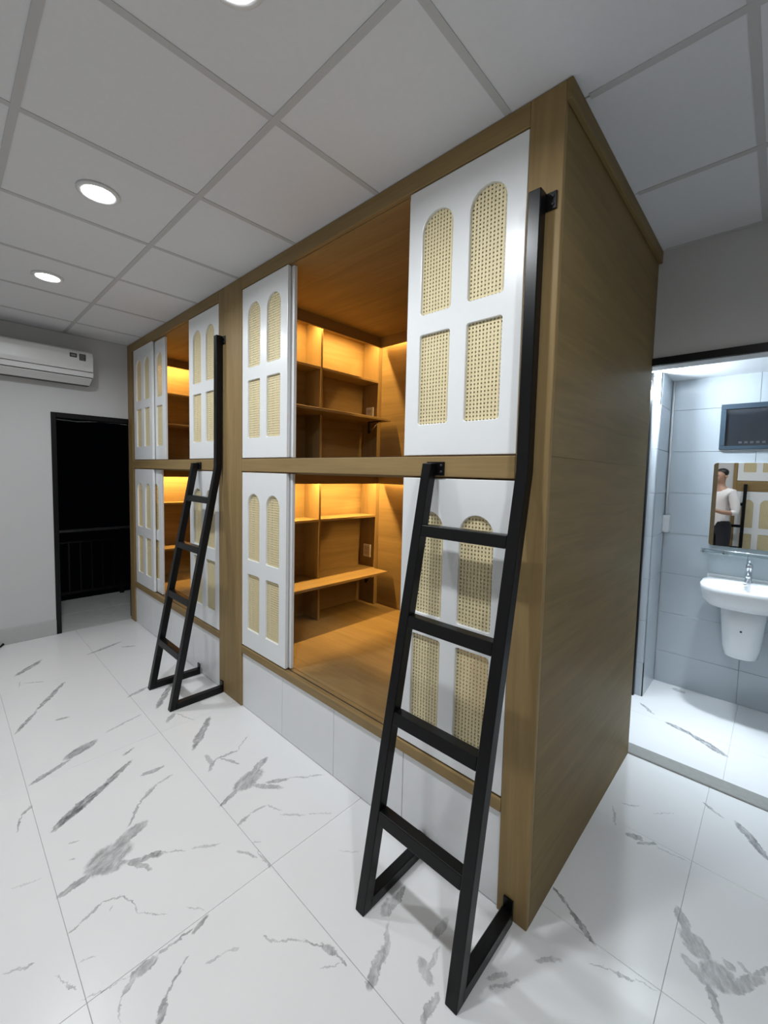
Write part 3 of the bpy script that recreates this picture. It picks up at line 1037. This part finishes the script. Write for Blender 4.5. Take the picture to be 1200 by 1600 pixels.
# person ---------------------------------------------------------------
SKIN = plain('skin', (.42, .25, .17), .5, noise=.06)
SHIRT = plain('white_shirt_cloth', (.78, .76, .76), .8, noise=.05, scale=40)
TROUS = plain('dark_trousers_cloth', (.012, .013, .02), .8)
HAIR = plain('dark_hair', (.012, .010, .009), .5, noise=.3, scale=120)
SHOE = plain('dark_shoe_leather', (.02, .018, .016), .4)
PERS = Matrix.Translation((-.10, -1.63, 0)) @ Matrix.Rotation(math.radians(38), 4, 'Z')


def skin_mesh(name, verts, edges, mat, root=0, sub=2):
    """verts: (x,y,z,rx,ry)"""
    me = bpy.data.meshes.new(name + '_skeleton')
    me.from_pydata([v[:3] for v in verts], edges, [])
    o = link(bpy.data.objects.new(name + '_skeleton', me))
    md = o.modifiers.new('skin', 'SKIN')
    md.use_smooth_shade = True
    for i, v in enumerate(verts):
        me.skin_vertices[0].data[i].radius = (v[3], v[4])
    me.skin_vertices[0].data[root].use_root = True
    ss = o.modifiers.new('sub', 'SUBSURF')
    ss.levels = sub
    ss.render_levels = sub
    dg = bpy.context.evaluated_depsgraph_get()
    out = bpy.data.meshes.new_from_object(o.evaluated_get(dg))
    bpy.data.objects.remove(o)
    bpy.data.meshes.remove(me)
    out.materials.clear()
    out.materials.append(mat)
    out.name = name
    return out


bv = [(0, 0, .94, .100, .075), (0, 0, 1.08, .095, .070), (0, .01, 1.24, .115, .080), (0, 0, 1.37, .12, .08), (0, 0, 1.45, .055, .055), (0, .01, 1.51, .05, .052),
      (0, .02, 1.565, .068, .080), (0, .018, 1.63, .078, .092), (0, .01, 1.675, .055, .065)]
be = [(k, k + 1) for k in range(8)]
bv.append((0, .105, 1.585, .012, .014)); be.append((6, 9))      # nose
for s in (-1, 1):
    b0 = len(bv)
    bv += [(s * .175, 0, 1.375, .055, .055), (s * .215, -.02, 1.21, .045, .045), (s * .235, -.01, 1.09, .038, .038), (s * .17, .14, 1.10, .032, .032), (s * .085, .245, 1.14, .024, .024),
           (s * .055, .285, 1.165, .030, .016)]
    be += [(3, b0)] + [(b0 + k, b0 + k + 1) for k in range(5)]
    for f in range(4):
        c0 = len(bv)
        yy, zz = .315 - f * .004, 1.195 - f * .018
        ln = (.034, .038, .036, .028)[f]
        bv += [(s * .035, yy, zz, .0085, .0085), (s * (.035 - ln * .8), yy + .018, zz + .008, .0075, .0075), (s * (.02 - ln), yy - .004, zz + .01, .0065, .0065)]
        be += [(b0 + 5, c0), (c0, c0 + 1), (c0 + 1, c0 + 2)]
    c0 = len(bv)
    bv += [(s * .060, .275, 1.20, .010, .010), (s * .040, .285, 1.228, .008, .008)]
    be += [(b0 + 5, c0), (c0, c0 + 1)]
    l0 = len(bv)
    bv += [(s * .088, 0, .87, .085, .085), (s * .095, .015, .50, .055, .058), (s * .098, -.01, .30, .05, .052), (s * .10, -.01, .085, .036, .04), (s * .11, .12, .035, .036, .028)]
    be += [(0, l0)] + [(l0 + k, l0 + k + 1) for k in range(4)]
pe = empty('person', (-.10, -1.63, 0), 'person in a white shirt and dark trousers reflected in the bathroom mirror', 'person')


def wear(name, me):
    me.transform(PERS)
    me.transform(Matrix.Translation((.10, 1.63, 0)))
    return put(name, me, pe.location, pe)


wear('body', skin_mesh('body', bv, be, SKIN))
sv = [(0, 0, .84, .148, .116), (0, 0, .93, .145, .112), (0, 0, 1.08, .138, .106), (0, .01, 1.24, .150, .110), (0, 0, 1.37, .132, .092), (0, 0, 1.445, .066, .066)]
se = [(0, 1), (1, 2), (2, 3), (3, 4), (4, 5)]
for s in (-1, 1):
    b0 = len(sv)
    sv += [(s * .175, 0, 1.375, .068, .068), (s * .215, -.02, 1.21, .060, .060), (s * .235, -.01, 1.09, .052, .052), (s * .208, .06, 1.095, .046, .046)]
    se += [(4, b0), (b0, b0 + 1), (b0 + 1, b0 + 2), (b0 + 2, b0 + 3)]
wear('shirt', skin_mesh('shirt', sv, se, SHIRT))
tv = [(0, 0, 1.03, .138, .106), (0, 0, .92, .140, .110)]
te = [(0, 1)]
for s in (-1, 1):
    b0 = len(tv)
    tv += [(s * .09, 0, .84, .098, .098), (s * .097, .015, .50, .070, .074), (s * .10, -.01, .28, .064, .066), (s * .102, -.01, .09, .058, .062)]
    te += [(1, b0), (b0, b0 + 1), (b0 + 1, b0 + 2), (b0 + 2, b0 + 3)]
wear('trousers', skin_mesh('trousers', tv, te, TROUS))
hv = [(0, -.035, 1.60, .080, .062), (0, -.015, 1.668, .085, .090), (0, .045, 1.695, .066, .040)]
wear('hair', skin_mesh('hair', hv, [(0, 1), (1, 2)], HAIR))
for s in (-1, 1):
    wear('shoe', skin_mesh('shoe', [(s * .10, -.03, .045, .045, .045), (s * .105, .06, .042, .045, .040), (s * .112, .15, .036, .042, .032)], [(0, 1), (1, 2)], SHOE))
    wear('eye', skin_mesh('eye', [(s * .03, .098, 1.612, .010, .006), (s * .036, .097, 1.612, .010, .006)], [(0, 1)], DARKP, sub=1))
    wear('ear', skin_mesh('ear', [(s * .078, .01, 1.585, .010, .018), (s * .082, .008, 1.62, .010, .02)], [(0, 1)], SKIN, sub=1))
wear('mouth', skin_mesh('mouth', [(-.02, .094, 1.545, .006, .006), (.02, .094, 1.545, .006, .006)], [(0, 1)], plain('lips', (.30, .13, .11), .5), sub=1))
pl = PERS @ Vector((0, .366, 1.225))
ph = put('smartphone', box_mesh('smartphone', .075, .009, .155, DARKP, .003, 2), pl)
ph.rotation_euler = (math.radians(-20), 0, math.radians(38))
tag(ph, 'dark smartphone held by the person in the mirror', 'phone')
